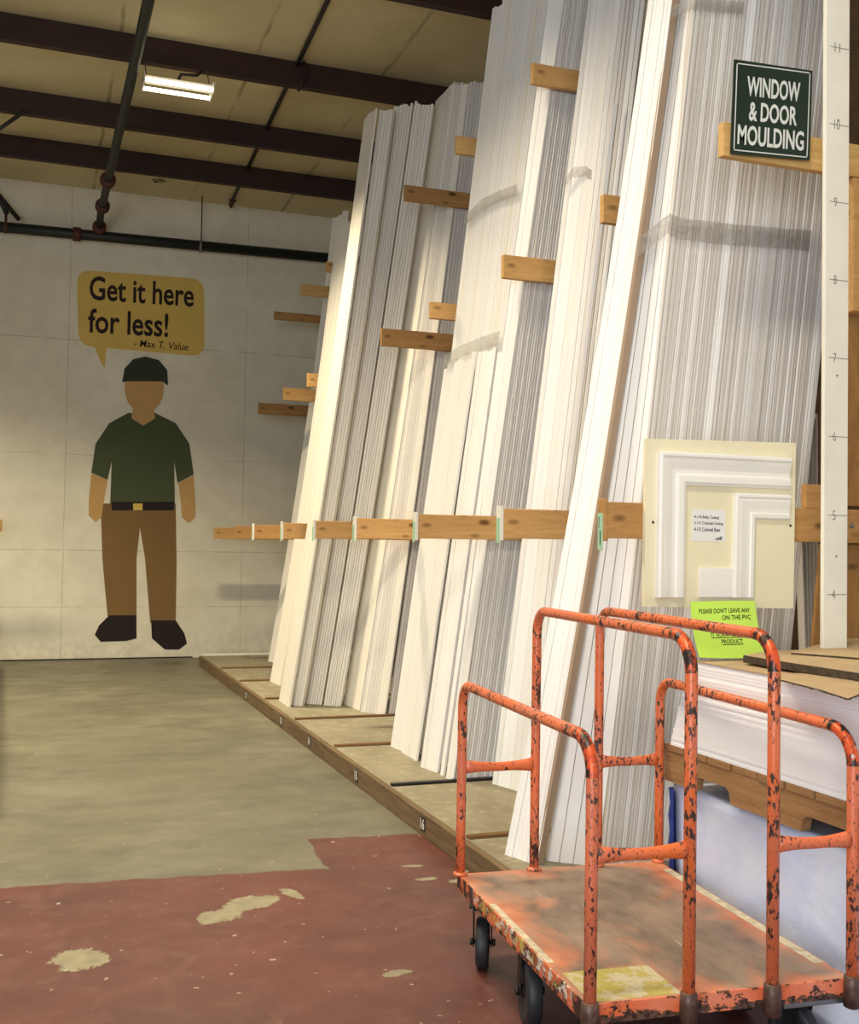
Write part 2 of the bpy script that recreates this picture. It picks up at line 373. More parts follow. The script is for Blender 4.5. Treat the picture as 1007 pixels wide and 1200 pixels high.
# sprinkler piping
def pipe_thing(name, label, cat, loc): return thing(name, label, cat, loc)
pz = 5.37
t = thing('sprinkler_main_pipe', 'thick dark sprinkler pipe running across the back wall', 'pipe', (1.5, 14.4, pz-.065))
MB().cyl((-2.5, 14.4, pz-.035), (4.3, 14.4, pz+.05), .066, 20).build('pipe', M_PIPE, t)
MB().lathe([(.075, -.05), (.088, -.045), (.088, .045), (.075, .05)], (.42, 14.4, pz), 'X').build('coupling', M_PIPER, t)
t = thing('sprinkler_branch_pipe', 'dark sprinkler pipe running under the ceiling with red couplings at its drop', 'pipe', (.69, 12.4, 5.37))
pp = [(.71, 2, 5.56), (.705, 9, 5.54), (.68, 13.55, 5.53)]
MB().tube(pp+[(.675, 13.8, 5.52), (.68, 14.05, 5.49), (.69, 14.28, 5.42)], .045, 16).build('pipe', M_PIPE, t)
for y, z in ((12.6, 5.532), (13.6, 5.528), (14.22, 5.44)):
    MB().lathe([(.05, -.05), (.085, -.04), (.085, -.018), (.06, -.015), (.06, .015), (.085, .018), (.085, .04), (.05, .05)], (.682, y, z), 'Y').build('coupling', M_PIPER, t)
MB().box((.66, 13.83, 5.535), (.695, 14.0, 5.56), .004).build('valve_tag', M_ROD, t)
p = ony(235.5, 290, 14.32)
t = thing('pipe_hanger', 'thin steel rod hanging from the ceiling down to the sprinkler main', 'hanger', (p.x, 14.3, 5.3))
MB().cyl((p.x, 14.3, 5.43), (p.x, 14.3, CZ), .008, 8).build('rod', M_WIRE, t)
MB().lathe([(.072, -.015), (.08, -.015), (.08, .015), (.072, .015)], (p.x, 14.4, 5.385), 'X').build('clamp', M_ROD, t)
t = thing('sprinkler_brace', 'dark pipe brace with a hanging valve by the left frame edge, over the wall pipe', 'pipe', (-.45, 14.2, 5.3))
MB().cyl((-.75, 14.2, 5.98), (-.26, 14.25, 5.43), .028, 10).build('brace_bar', M_STEELD, t)
MB().tube([(-.62, 14.15, 5.75), (-.45, 14.15, 5.58), (-.4, 14.15, 5.46)], [.05, .04, .03], 10).build('valve', M_PIPE, t)
MB().cyl((-.41, 14.15, 5.5), (-.41, 14.15, 5.22), .017, 8).build('drain_pipe', M_PIPER, t)
a, b = onz(28, 131, 5.72), onz(-20, 165, 5.72)
tag(MB().cyl(a, b, .02, 8).build('brace_rod', M_STEELD), 'short dark brace rod between two purlins at the upper left', 'rod')
# conduit and its loose cable
c0, c1 = onz(385, 0, 5.98), onz(272, 236, 5.98)
t = thing('ceiling_conduit', 'thin dark conduit running along the ceiling above the purlins', 'conduit', (c1.x, c1.y, 5.95))
MB().cyl((c0.x+(c0.x-c1.x)*.5, c0.y+(c0.y-c1.y)*.5, 5.985), (c1.x, c1.y, 5.985), .022, 8).build('conduit_pipe', M_WIRE, t)
q = ony(356, 62, 9.86)
MB().tube([(q.x, 9.84, 5.99), (q.x+.03, 9.83, 5.9), (q.x-.01, 9.83, 5.8), (q.x-.05, 9.84, 5.7)], .012, 8).build('loose_cable', M_WIRE, t)
p = ony(271, 232, 14.3)
m = MB()
for dx, dz, w, h in ((0, .06, .07, .05), (.02, -.02, .05, .07), (0, -.09, .035, .05)): m.lathe([(.004, -h), (w*.6, -h*.6), (w, 0), (w*.7, h*.7), (.006, h)], (p.x+dx, 14.3, p.z+dz), 'Z', 9)
m.cyl((p.x, 14.3, p.z+.1), (p.x, 14.3, CZ), .01, 6)
tag(m.build('torn_insulation', mat_plain('insulation_brown', '#4E3A1E', .9, 0, .4, 30)), 'ragged brown tuft of insulation hanging from the ceiling near the back wall', 'insulation')
p = onz(187, 211, CZ-.005)
tag(MB().add([p+Vector(v) for v in ((-.1, 0, 0), (0, -.06, -.05), (.1, .02, -.005), (.03, .05, 0), (-.05, .04, -.03))], [(0, 1, 4), (1, 2, 3), (1, 3, 4)]).build('torn_ceiling_flap', M_WIRE), 'small torn flap in the ceiling facing above the speech bubble', 'flap')

# ceiling light
lx0, lx1, ly = .80, 1.41, 9.78
t = thing('ceiling_light', 'lit two-tube ceiling fixture hanging under the purlins', 'lamp', ((lx0+lx1)/2, ly, 5.45))
MB().box((lx0, ly-.05, 5.545), (lx1, ly+.05, 5.59), .008).box((lx0, ly-.13, 5.50), (lx0+.012, ly+.13, 5.585)).box((lx1-.012, ly-.13, 5.50), (lx1, ly+.13, 5.585)).build('housing', M_WHITEM, t)
for dy in (-.1, .1): MB().cyl((lx0+.012, ly+dy, 5.525), (lx1-.012, ly+dy, 5.525), .018, 14).build('tube', M_TUBE, t)
for x in (lx0+.03, lx1-.03): MB().tube([(x, ly, 5.59), (x, ly+.05, 5.66), (x, ly+.14, 5.76)], .005, 6).build('hanging_chain', M_ROD, t)
MB().tube([(1.1, ly, 5.59), (1.13, ly, 5.66), (1.27, ly+.02, 5.68), (1.32, ly+.1, 5.76)], .014, 8).build('power_cord', M_WIRE, t)

# ------------------------------------------------------------------ wall paintings
def wp(x, y, d=0): p = ony(x, y, WY); return Vector((p.x, WY-d, p.z))
def flat(poly, d, name, mat, parent=None, th=.002):
    m = MB(); m.prism([wp(x, y, d) for x, y in poly], (0, -th, 0)); return m.build(name, mat, parent)
def blob(cx, cy, rx, ry, n=28, a0=0): return [(cx+rx*math.cos(a0+2*PI*k/n), cy+ry*math.sin(a0+2*PI*k/n)) for k in range(n)]
def rrect(c, r, n=6):
    out = []
    for i, (x, y) in enumerate(c):
        p = Vector((x, y)); a = (Vector(c[i-1])-p).normalized()*r; b = (Vector(c[(i+1) % 4])-p).normalized()*r
        for k in range(n+1):
            u = k/n; out.append(tuple((p+a)*(1-u)**2 + p*2*u*(1-u) + (p+b)*u**2))
    return out
t = thing('speech_bubble_painting', 'yellow speech bubble with dark lettering painted on the back wall', 'wall painting', tuple(wp(165, 420)))
flat(rrect([(90, 316), (239, 327), (240, 418), (92, 405)], 17) , .001, 'bubble', P_YEL, t)
flat([(110, 404), (125, 404), (123, 431), (119, 427)], .0012, 'bubble_tail', P_YEL, t)
def wline(s, x0, y0, x1, y1, h, bold, name, shear=0):
    a, b = wp(x0, y0), wp(x1, y1); L = (b-a).length; u = (b-a).normalized(); v = Vector((0, 0, 1))
    hh = (wp(x0, y0-h)-a).length
    text_mb(s, lambda p, q, d: a+u*p+v*q+Vector((0, -.004-d, 0)), L, hh, .001, bold, shear=shear).build(name, P_TXT, t)
wline('Get it here', 104.5, 351.5, 227, 360, 28.5, .018, 'lettering')
wline('for less!', 103, 390, 197, 395.5, 29, .018, 'lettering')
wline('- Max T. Value', 157, 406, 220.5, 411, 8.5, .006, 'signature_lettering', .2)
# plain painted worker figure (a generic stand-in for the shop's mascot)
t = thing('figure_painting', 'plain flat painting of a standing worker in green shirt and brown trousers', 'wall painting', tuple(wp(165, 760)))
flat([(118, 590), (206, 590), (207, 660), (206, 728), (176, 730), (170, 655), (164, 618), (160, 655), (160, 722), (126, 722), (120, 655)], .001, 'trousers', P_BRN, t)
flat([(150, 484), (182, 484), (206, 496), (222, 520), (227, 556), (208, 566), (204, 540), (205, 592), (129, 592), (131, 540), (126, 562), (107, 554), (112, 520), (128, 496)], .003, 'shirt', P_GRN, t)
flat([(107, 555), (126, 562), (121, 590), (119, 606), (112, 612), (104, 604), (104, 588)], .0032, 'forearm', P_SKN, t)
flat([(209, 566), (227, 557), (229, 590), (229, 606), (221, 613), (213, 606), (212, 590)], .0032, 'forearm', P_SKN, t)
flat([(156, 478), (180, 478), (182, 490), (168, 499), (154, 490)], .0042, 'neck', P_SKN, t)
flat(blob(169, 455, 23, 29), .0052, 'head', P_SKN, t)
flat([(143, 448), (146, 432), (156, 421), (170, 418), (186, 422), (196, 434), (197, 452), (190, 447), (150, 447)], .0062, 'hair', P_CAP, t)
flat([(131, 588), (204, 588), (204, 598), (131, 598)], .0052, 'belt', P_BLK, t)
flat([(156, 590), (167, 590), (167, 598), (156, 598)], .0062, 'buckle', P_YEL, t)
flat([(128, 721), (160, 721), (160, 748), (148, 751), (118, 752), (111, 744), (116, 733)], .0032, 'shoe', P_BLK, t)
flat([(177, 727), (206, 727), (216, 742), (219, 754), (210, 761), (193, 761), (178, 748)], .0032, 'shoe', P_BLK, t)

# ------------------------------------------------------------------ rack platforms
ZP = .115; CX = 1.95
t = thing('rack_platform', 'low platform of worn boards under the leaning white mouldings', 'platform', (CX+.9, 9, 0))
MB().box((CX+.04, 4.12, 0), (3.95, 13.62, ZP)).build('deck_board', M_PLAT, t)
kb = MB().box((CX, 4.1, 0), (CX+.038, 13.6, ZP+.003), .004).build('kick_board', M_CURB, t); kb['label'] = 'brown weathered kick board with bay numbers'
def bay_number(y, s):
    q = MB().box((CX-.003, y-.035, .03), (CX-.0005, y+.035, .10)).build('number_plate', M_INK, kb)
    text_mb(s, lambda p, q_, d: Vector((CX-.004-d, y+.028-p, .037+q_)), .056, .056, .001, .03).build('numeral', M_NUMW, q)
bay_number(5.408, '16'); bay_number(6.655, '15'); bay_number(7.895, '14'); bay_number(8.863, '13'); bay_number(10.42, '12')
tag(MB().box((2.0, 13.625, 0), (3.95, 13.665, ZP+.022), .004).build('skirting_strip', M_POST), 'thin white strip lying along the foot of the back wall behind the platform', 'trim')
DY = (12.196, 11.041, 9.735, 8.554, 7.342, 6.071, 4.882)
DW = ('closest to the back wall', 'second from the back wall', 'third from the back wall', 'second beyond the dark one, by the cream mouldings', 'first beyond the dark one, left of the short-topped mouldings', 'dark and dirty, beside the number 16', 'half hidden behind the orange cart')
for y, w in zip(DY, DW):
    m = MB().box((CX+.045, y, ZP), (3.3, y+.04, ZP+.016), .003)
    tag(m.build('floor_batten', M_STEELD if y == 6.071 else M_DIV), 'wooden batten across the platform, ' + w, 'batten', 'battens on the platform')
# left rack, only its edge is in view
t = thing('rack_platform', 'edge of a low wooden platform on the left side of the aisle', 'platform', (-.7, 10, 0))
m = MB(); m.prism([(-.375, 13.7, 0), (-.2, 6.4, 0), (-1.5, 6.4, 0), (-1.5, 13.7, 0)], (0, 0, ZP)); m.build('deck_board', M_PLAT, t)
m = MB(); m.prism([(-.34, 13.72, 0), (-.165, 6.4, 0), (-.2, 6.4, 0), (-.375, 13.72, 0)], (0, 0, ZP+.02)); m.build('kick_board', M_CURB, t)
for y in (8.6, 9.9, 11.2, 12.4):
    x = -.375+(13.7-y)/7.3*.18; MB().box((x-.9, y, ZP), (x, y+.04, ZP+.014)).build('divider_strip', M_DIV, t)
t = thing('bay_divider', 'wooden divider end poking in at the left frame edge', 'rack divider', (-.6, 13.7, 1.5))
MB().box((-1.4, 13.70, 1.60), (-.345, 13.74, 1.74), .004).build('beam', M_PINEB, t)
t = thing('leaning_post', 'dark post foot on the left platform beside the back wall', 'post', (-.42, 13.9, 0))
MB().add([(-.6, 13.8, 0), (-.41, 13.8, 0), (-.41, 13.84, 0), (-.6, 13.84, 0), (-.7, 13.8, 1.1), (-.52, 13.8, 1.1), (-.52, 13.84, 1.1), (-.7, 13.84, 1.1)], [(0, 1, 2, 3), (4, 5, 6, 7), (0, 1, 5, 4), (1, 2, 6, 5), (2, 3, 7, 6), (3, 0, 4, 7)]).build('post_board', M_REARW, t)

# back of the right rack
tag(MB().box((3.96, 3.9, 0), (4.0, 14.4, 4.3)).build('rack_back_panel', M_REARW), 'dark board backing behind the leaning mouldings', 'panel')

# ------------------------------------------------------------------ rack arms
AY = (13.743, 12.269, 11.111, 9.734, 8.528, 7.351, 6.055, 4.817, 3.805)
WHICH = ('closest to the back wall', 'second from the back wall', 'third from the back wall', 'fourth from the back wall', 'fifth from the back wall', 'sixth from the back wall', 'seventh from the back wall', 'eighth from the back wall, square-cut beside the tall bright mouldings', 'behind the cream display board')
LV = dict(low=(2.123, 1.557, .143), mid=(2.645, 3.15, .143), up=(2.825, 4.375, .14))
def arm(level, i, mat, hh=None, dx=0, dz=0):
    x, z, h = LV[level]; h = hh or h; y = AY[i]; x += dx; z += dz
    word = {'low': 'waist-high', 'mid': 'middle-height', 'up': 'topmost-row'}[level]
    t = thing('bay_divider', '%s wooden bay divider, %s' % (word, WHICH[i]), 'rack divider', (x, y, z), {'low': 'waist-high bay dividers', 'mid': 'middle-height bay dividers', 'up': 'topmost bay dividers'}[level])
    m = MB().box((x, y, z), (3.93, y+.038, z+h), .003)
    m.build('beam', mat, t)
    return t
for i in range(9):
    t = arm('low', i, (M_PINE, M_PINEB, M_PINEB, M_PINE, M_PINE, M_PINE, M_PINE, M_PINE, M_PINEB)[i])
    y = AY[i]
    if i not in (0, 1):
        MB().box((2.105, y-.004, 1.545), (2.1225, y+.045, 1.712), .002).build('end_block', M_POST if i < 8 else M_PINEB, t)
        g = MB().box((2.103, y+.002, 1.535 if i < 8 else 1.51), (2.1048, y+.042, 1.655), .0004).build('green_tag', M_TAG, t); g['label'] = 'mint green bay tag on the end of the arm'
        if i == 8:
            m = MB()
            for k in range(5): m.box((2.1022, y+.028, 1.60+k*.009), (2.1028, y+.036-.001*(k % 3), 1.604+k*.009))
            m.box((2.1022, y+.018, 1.53), (2.1028, y+.024, 1.585)); m.build('tag_print', M_INK, g)
for i in (0, 1, 2, 4, 5, 6, 7): arm('mid', i, (M_PINEB, M_PINE, M_PINE, 0, M_PINEB, M_PINE, M_PINE, M_PINE)[i], .12 if i == 5 else None)
arm('mid', 8, M_PINEL)
for i in (0, 1, 2, 4, 6): arm('up', i, (M_PINEB, M_PINEL, M_PINE, 0, M_PINEB, 0, M_PINE)[i], {0: .1, 1: .13, 2: .11}.get(i, .13))
arm('up', 5, M_PINEL, .13); arm('up', 7, M_PINE, .13) if 0 else None

# ------------------------------------------------------------------ leaning mouldings
PROF = {  # across the width (0..1) and how far each line stands back from the face, in metres
 'flat': [(0, .0025), (.03, 0), (.97, 0), (1, .0025)],
 'casing': [(0, .003), (.05, 0), (.3, 0), (.38, .002), (.68, .0028), (.8, .0006), (.95, .0006), (1, .003)],
 'edge': [(0, .0035), (.12, 0), (.55, .0), (.62, .0018), (.9, .002), (1, .004)],
 'round': [(0, .006), (.15, .0015), (.4, 0), (.7, .001), (.88, .003), (1, .007)]}
def bundle(a, b, ta, tb, n, thick, prof, mat, label, group, ztop=None, bow=0., zj=.03, gap=.0013, ya=None, yb=None, name='moulding_strip', cat='moulding', dj=.003, wj=.25):
    """n boards side by side between two leaning lines; a, b feet and ta, tb heads as points of the photograph on the platform"""
    A = Vector(a) if len(a) == 3 else onz(a[0], a[1], ZP); B = Vector(b) if len(b) == 3 else onz(b[0], b[1], ZP)
    if ya is not None: A.y = ya
    if yb is not None: B.y = yb
    TA, TB = ony(ta[0], ta[1], A.y), ony(tb[0], tb[1], B.y)
    za = ztop if ztop else None
    def at(u, s):
        p = A.lerp(B, u); p.z = ZP; q = TA.lerp(TB, u)
        return p, q
    edges = [0.]
    for i in range(n): edges.append(edges[-1]+random.uniform(1-wj, 1+wj))
    edges = [e/edges[-1] for e in edges]
    for i in range(n):
        u0, u1 = edges[i], edges[i+1]; pr = prof if isinstance(prof, str) else random.choice(prof)
        P0, Q0 = at(u0, 0); P1, Q1 = at(u1, 0)
        zt = (ztop if ztop else (Q0.z+Q1.z)/2) + random.uniform(-zj, zj)
        w = (P1-P0); w.z = 0; L = w.length; nrm = Vector((-w.y, w.x, 0)).normalized()
        if nrm.y < 0: nrm = -nrm
        g = min(gap, L*.12); off = random.uniform(0, dj); bo = bow*random.uniform(.985, 1.015)
        rings = []
        for k in range(9):
            s = k/8; z = ZP+.001+(zt-ZP)*s
            e0 = P0.lerp(Q0, (z-ZP)/(Q0.z-ZP)); e1 = P1.lerp(Q1, (z-ZP)/(Q1.z-ZP)); e0.z = e1.z = z
            bx = Vector((bo*4*s*(1-s), 0, 0)); d = e1-e0
            gg = g/max(d.length, .004)
            pts = [(gg+(1-2*gg)*uu, dd+off) for uu, dd in PROF[pr]]
            ring = [e0+d*uu+nrm*dd+bx for uu, dd in pts]
            ring += [e0+d*(1-gg)+nrm*(thick+off)+bx, e0+d*gg+nrm*(thick+off)+bx]
            rings.append(ring)
        m = MB().loft(rings, True, False); o = m.build(name, mat if not isinstance(mat, list) else random.choice(mat))
        tag(o, label, cat, group)
S, SC_, SG, SB = M_STRIP, M_STRIPC, M_STRIPG, M_STRIPB
# farthest bays
bundle((314, 775), (323, 777), (390, 254), (408, 245), 3, .02, 'casing', SC_, 'cream white moulding strip in the farthest leaning bundle by the back wall', 'mouldings closest to the back wall', bow=.04)
bundle((315, 798), (328, 804), (395, 264), (410, 258), 3, .02, 'flat', SC_, 'cream moulding strip standing just in front of the farthest bundle', 'mouldings second from the back wall', bow=.04, ya=11.0)
# cream bay
G = 'mouldings in the cream bay'
bundle((325, 818), (338, 827), (430, 137), (443, 130), 4, .02, ['flat', 'casing'], SC_, 'cream moulding strip on the aisle side of the cream bay', 'cream mouldings facing the aisle', bow=.03, ya=9.64, yb=9.22)
bundle((340, 827), (354, 828), (444, 129), (461, 128), 4, .05, 'casing', SC_, 'cream moulding strip in the thin group behind the aisle-side front of the cream bay', 'cream mouldings in the thin group', bow=.03, zj=.02)
bundle((356, 825), (377, 826), (462, 125), (484, 122), 7, .06, 'edge', SC_, 'cream moulding edge in the first banded bundle of the cream bay', 'first banded cream bundle', bow=.02, zj=.02)
bundle((379, 827), (399, 828), (486, 120), (508, 123), 7, .06, 'edge', SC_, 'cream moulding edge in the second banded bundle of the cream bay', 'second banded cream bundle', bow=.02, zj=.02)
bundle((402, 825), (421, 833), (510, 120), (528, 99), 4, .05, 'flat', SC_, 'wide cream moulding with its top stepping up in the cream bay', 'stepped cream mouldings', bow=.02, zj=.01)
bundle((422, 834), (449, 838), (529, 98), (548, 99), 9, .018, 'edge', [SC_, SG], 'moulding edge in the tallest banded bundle of the cream bay', 'tallest banded cream bundle', bow=.02, zj=.015, yb=8.6)
bundle((453.5, 837), (476, 839), (551.5, 94), (576, 97), 7, .06, 'edge', [SC_, SG], 'moulding edge half hidden beside the short-topped mouldings', 'cream mouldings at the right of the cream bay', bow=.02, zj=.015, ya=8.59, yb=8.59)
# bay with the short-topped strips
bundle((457, 875), (472.5, 881), (520, 432), (536, 425), 3, .018, ['flat', 'casing'], S, 'short white moulding on the left of the waist-to-head high group', 'left short-topped mouldings', zj=.03)
bundle((474, 881.5), (491, 892), (536, 425), (560, 416), 5, .018, ['casing', 'edge'], S, 'short white moulding in the middle of the short-topped group', 'middle short-topped mouldings', zj=.03)
bundle((492.5, 899), (512, 906), (560, 414), (581, 409), 4, .018, ['flat', 'casing'], S, 'short white moulding on the right of the short-topped group', 'right short-topped mouldings', zj=.03)
bundle((515.5, 908), (519.5, 909.5), (583, 414), (590, 412), 1, .015, 'flat', S, 'narrow short moulding standing alone right of the short-topped group', None, zj=0)
bundle((2.47, 7.27, ZP), (2.50, 6.5, ZP), (577, 8), (641, 0), 15, .03, ['edge', 'casing'], [S, S, SC_], 'tall white moulding rising behind the short-topped group', 'tall mouldings behind the short ones', ztop=5.42, zj=.03)
bundle((520, 911), (534, 917.5), (642, 0), (660, 0), 2, .009, 'flat', S, 'wide bright moulding right of the short-topped group', 'wide mouldings beside the short ones', ztop=5.2, ya=6.2, yb=6.115)
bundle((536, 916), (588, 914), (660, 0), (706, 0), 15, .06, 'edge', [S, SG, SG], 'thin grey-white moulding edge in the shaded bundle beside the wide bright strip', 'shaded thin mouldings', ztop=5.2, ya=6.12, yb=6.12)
# the two bays beside the cart
bundle((573, 917), (612, 929), (689, 0), (722, 0), 5, .011, ['flat', 'casing'], [S, SB], 'broad white moulding left of the tall cart handles', 'broad white mouldings beside the cart', ztop=5.1, ya=5.98, yb=5.72)
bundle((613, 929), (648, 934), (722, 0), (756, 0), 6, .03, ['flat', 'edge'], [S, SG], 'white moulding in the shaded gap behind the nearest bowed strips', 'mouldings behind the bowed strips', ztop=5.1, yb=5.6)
bundle((591, 1002), (629, 1014.5), (753, 0), (780, 0), 7, .016, ['flat', 'casing'], SB, 'bowed white moulding fanning out at the foot beside the cart', 'bowed mouldings beside the cart', ztop=5.0, bow=.055)
bundle((629.5, 1014.5), (638, 1013), (783, 0), (791, 0), 1, .02, 'flat', M_STRIPT, 'tan bare-edged strip between the bowed and the wide bright mouldings', None, ztop=5.0, bow=.045, dj=0)
bundle((639, 1009), (700, 1016.5), (791.5, 0), (812, 0), 4, .011, 'flat', SB, 'wide bright white moulding seen through the tall cart handles', 'wide bright mouldings behind the cart', ztop=5.0, bow=.02)
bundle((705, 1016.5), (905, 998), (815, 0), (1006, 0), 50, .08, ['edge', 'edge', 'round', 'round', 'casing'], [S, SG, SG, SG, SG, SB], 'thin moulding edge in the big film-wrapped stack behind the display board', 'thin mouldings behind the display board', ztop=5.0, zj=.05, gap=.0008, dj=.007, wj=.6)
# a short bevelled piece and grey lengths in the dark gap
bundle((616.5, 931), (619.5, 931.8), (719, 122), (724.5, 121), 1, .012, 'flat', SB, 'short thin white moulding ending above the middle-height divider end, leaning on taller ones', None, zj=0, ya=5.62, yb=5.615, dj=0)
for xa, xb in ((935, 944), (940.5, 947.5), (946, 951), (951.5, 954.5), (957, 958)):
    a = ony(xa, 485, 4.5); b = ony(xb, 757, 4.5); d = a-b
    bt = b+d*((ZP+.001-b.z)/d.z); tp = a
    m = MB(); w = Vector((.009, 0, 0)); m.prism([bt, bt+w, tp+w, tp], (0, .05, 0))
    tag(m.build('moulding_strip', SG), 'grey moulding leaning the other way in the dark gap beside the ruler post', 'moulding', 'grey mouldings in the dark gap')

# clear tape bands around the bundles: follow the face of the stack between two photo points
def tape(pts, h, label, Yf):
    m = MB(); top = []; bot = []
    n = len(pts)
    for i in range((n-1)*6+1):
        k = min(i//6, n-2); u = (i-k*6)/6
        x = pts[k][0]*(1-u)+pts[k+1][0]*u; y = pts[k][1]*(1-u)+pts[k+1][1]*u; Y = Yf[k]*(1-u)+Yf[k+1]*u
        a = ony(x+h*.06, y-h/2+random.uniform(-.6, .6), Y-.012+random.uniform(-.003, .003)); b = ony(x-h*.06, y+h/2+random.uniform(-.6, .6), Y-.012+random.uniform(-.003, .003))
        top.append(a); bot.append(b)
    N = len(top); vs = top+bot; fs = [(i, i+1, N+i+1, N+i) for i in range(N-1)]
    b_ = [v+Vector((0, .0012, 0)) for v in vs]
    m.add(vs+b_, fs+[tuple(2*N+j for j in f) for f in fs], True)
    tag(m.build('packing_tape', M_TAPE), label, 'tape')
tape([(748, 290), (784, 262), (800, 268), (860, 275), (950, 282)], 24, 'clear packing tape wound round the big stack below the dark green sign', (4.36, 4.29, 4.285, 4.285, 4.285))
tape([(786, 14), (812, 4), (860, 8), (872, 9)], 14, 'clear packing tape at the top of the big stack by the frame edge', (4.36, 4.29, 4.285, 4.285))
tape([(520, 424), (540, 412), (566, 402), (585, 396)], 16, 'clear packing tape crossing just above the short-topped mouldings', (7.22, 6.98, 6.7, 6.48))
tape([(545, 258), (565, 240), (585, 230), (606, 222)], 14, 'clear packing tape high on the tall mouldings behind the short ones', (7.22, 6.98, 6.75, 6.5))
tape([(660, 215), (672, 202), (686, 200), (698, 208)], 12, 'small torn tape patch on the broad white mouldings', (5.93, 5.86, 5.8, 5.74))

# ------------------------------------------------------------------ signs, display board, ruler post
def plane(Y): return lambda x, y: ony(x, y, Y)
pl = plane(3.79)
c = [pl(860, 70), pl(951.5, 83.5), pl(948, 188.5), pl(855.5, 180.5)]
t = thing('aisle_sign', 'dark green sign with white lettering on the topmost arm above the display board', 'sign', tuple((c[2]+c[3])/2))
MB().prism([v for v in (c[3], c[2], c[1], c[0])], (0, -.006, 0)).build('sign_panel', M_SIGNG, t)
U = ((c[1]-c[0])+(c[2]-c[3]))/2; V = ((c[0]-c[3])+(c[1]-c[2]))/2; O = (c[0]+c[1]+c[2]+c[3])/4-U/2-V/2
def sg(u, v, d): return O+U*u+V*v+Vector((0, -.0066-d, 0))
def bar(m, u0, v0, u1, v1): m.add([sg(u0, v0, 0), sg(u1, v0, 0), sg(u1, v1, 0), sg(u0, v1, 0), sg(u0, v0, .0006), sg(u1, v0, .0006), sg(u1, v1, .0006), sg(u0, v1, .0006)], [(0, 3, 2, 1), (4, 5, 6, 7), (0, 1, 5, 4), (1, 2, 6, 5), (2, 3, 7, 6), (3, 0, 4, 7)])
m = MB(); bar(m, .03, .03, .97, .042); bar(m, .03, .958, .97, .97); bar(m, .03, .03, .042, .97); bar(m, .958, .03, .97, .97); m.build('border_line', M_SIGNW, t)
lets = []
for s_, u0, u1, v0, v1 in (('WINDOW', .17, .845, .63, .845), ('& DOOR', .205, .815, .365, .575), ('MOULDING', .075, .915, .10, .315)):
    lets.append(text_mb(s_, lambda p, q, d, u0=u0, v0=v0: sg(u0+p, v0+q, d), u1-u0, v1-v0, .0008, .022))
join(*lets).build('lettering', M_SIGNW, t)

BY = 3.785
pl = plane(BY)
c = [pl(757.5, 514), pl(933, 519), pl(930, 713), pl(755, 711)]
t = thing('sample_display_board', 'cream display board with two mitred white moulding samples', 'display board', tuple((c[2]+c[3])/2))
MB().prism([c[3], c[2], c[1], c[0]], (0, .018, 0)).build('board', M_CREAM, t)
def mitred(x0, y0, xe, ye, wv, wh, prof, name):
    o, e1, e2 = pl(x0, y0), pl(x0-2.5, ye), pl(xe, y0+ (xe-x0)*.022)
    W = (pl(x0+wv, y0)-o).x; H = o.z-pl(x0, y0+wh).z; W = (W+H)/2
    rings = [[Vector((e1.x+w*W, BY-d, e1.z)) for w, d in prof], [Vector((o.x+w*W, BY-d, o.z-w*W)) for w, d in prof], [Vector((e2.x, BY-d, o.z-w*W)) for w, d in prof]]
    MB().loft(rings, True, False).build(name, M_SAMPLE, t)
mitred(770, 529, 924, 700, 34, 37, [(0, 0), (0, .026), (.05, .03), (.12, .03), (.17, .024), (.2, .024), (.3, .021), (.52, .012), (.64, .011), (.68, .018), (.74, .02), (.9, .02), (.95, .015), (1, .013), (1, 0)], 'moulding_sample')
mitred(859.5, 578, 923.5, 700, 25, 29, [(0, 0), (0, .02), (.06, .023), (.14, .023), (.18, .019), (.3, .019), (.6, .013), (.74, .012), (.8, .016), (.94, .015), (1, .011), (1, 0)], 'moulding_sample')
a, b = pl(818, 700), pl(858, 665.5)
MB().box((a.x, BY-.014, a.z), (b.x, BY, b.z), .002).build('base_sample_block', M_SAMPLE, t)
lc = [pl(810.5, 634), pl(850, 635), pl(850, 598), pl(811, 597)]
q = MB().prism(lc, (0, -.001, 0)).build('label_card', M_PAPER, t)
Lu, Lv = lc[1]-lc[0], lc[3]-lc[0]; lets = []
for s_, u1, v0 in (('4-1/4 Belly Casing', .80, .70), ('3-1/2 Colonial Casing', .92, .51), ('4-1/2 Colonial Base', .84, .32)):
    lets.append(text_mb(s_, lambda p, q_, d, v0=v0: lc[0]+Lu*(.07+p)+Lv*(v0+q_)+Vector((0, -.0013-d, 0)), u1-.07, .12, .0004, .008))
m = MB()
for k in range(6): m.add([lc[0]+Lu*(.70+k*.035)+Lv*.05+Vector((0, -.0013, 0)), lc[0]+Lu*(.725+k*.035)+Lv*.05+Vector((0, -.0013, 0)), lc[0]+Lu*(.725+k*.035)+Lv*(.10+.015*k)+Vector((0, -.0013, 0)), lc[0]+Lu*(.70+k*.035)+Lv*(.10+.015*k)+Vector((0, -.0013, 0))], [(0, 1, 2, 3)])
join(*lets, m).build('card_print', M_INK, q)
for x, y in ((765.5, 612), (926.5, 616)): p = pl(x, y); MB().cyl((p.x, BY-.002, p.z), (p.x, BY, p.z), .0055, 10).build('screw_head', M_INK, t)

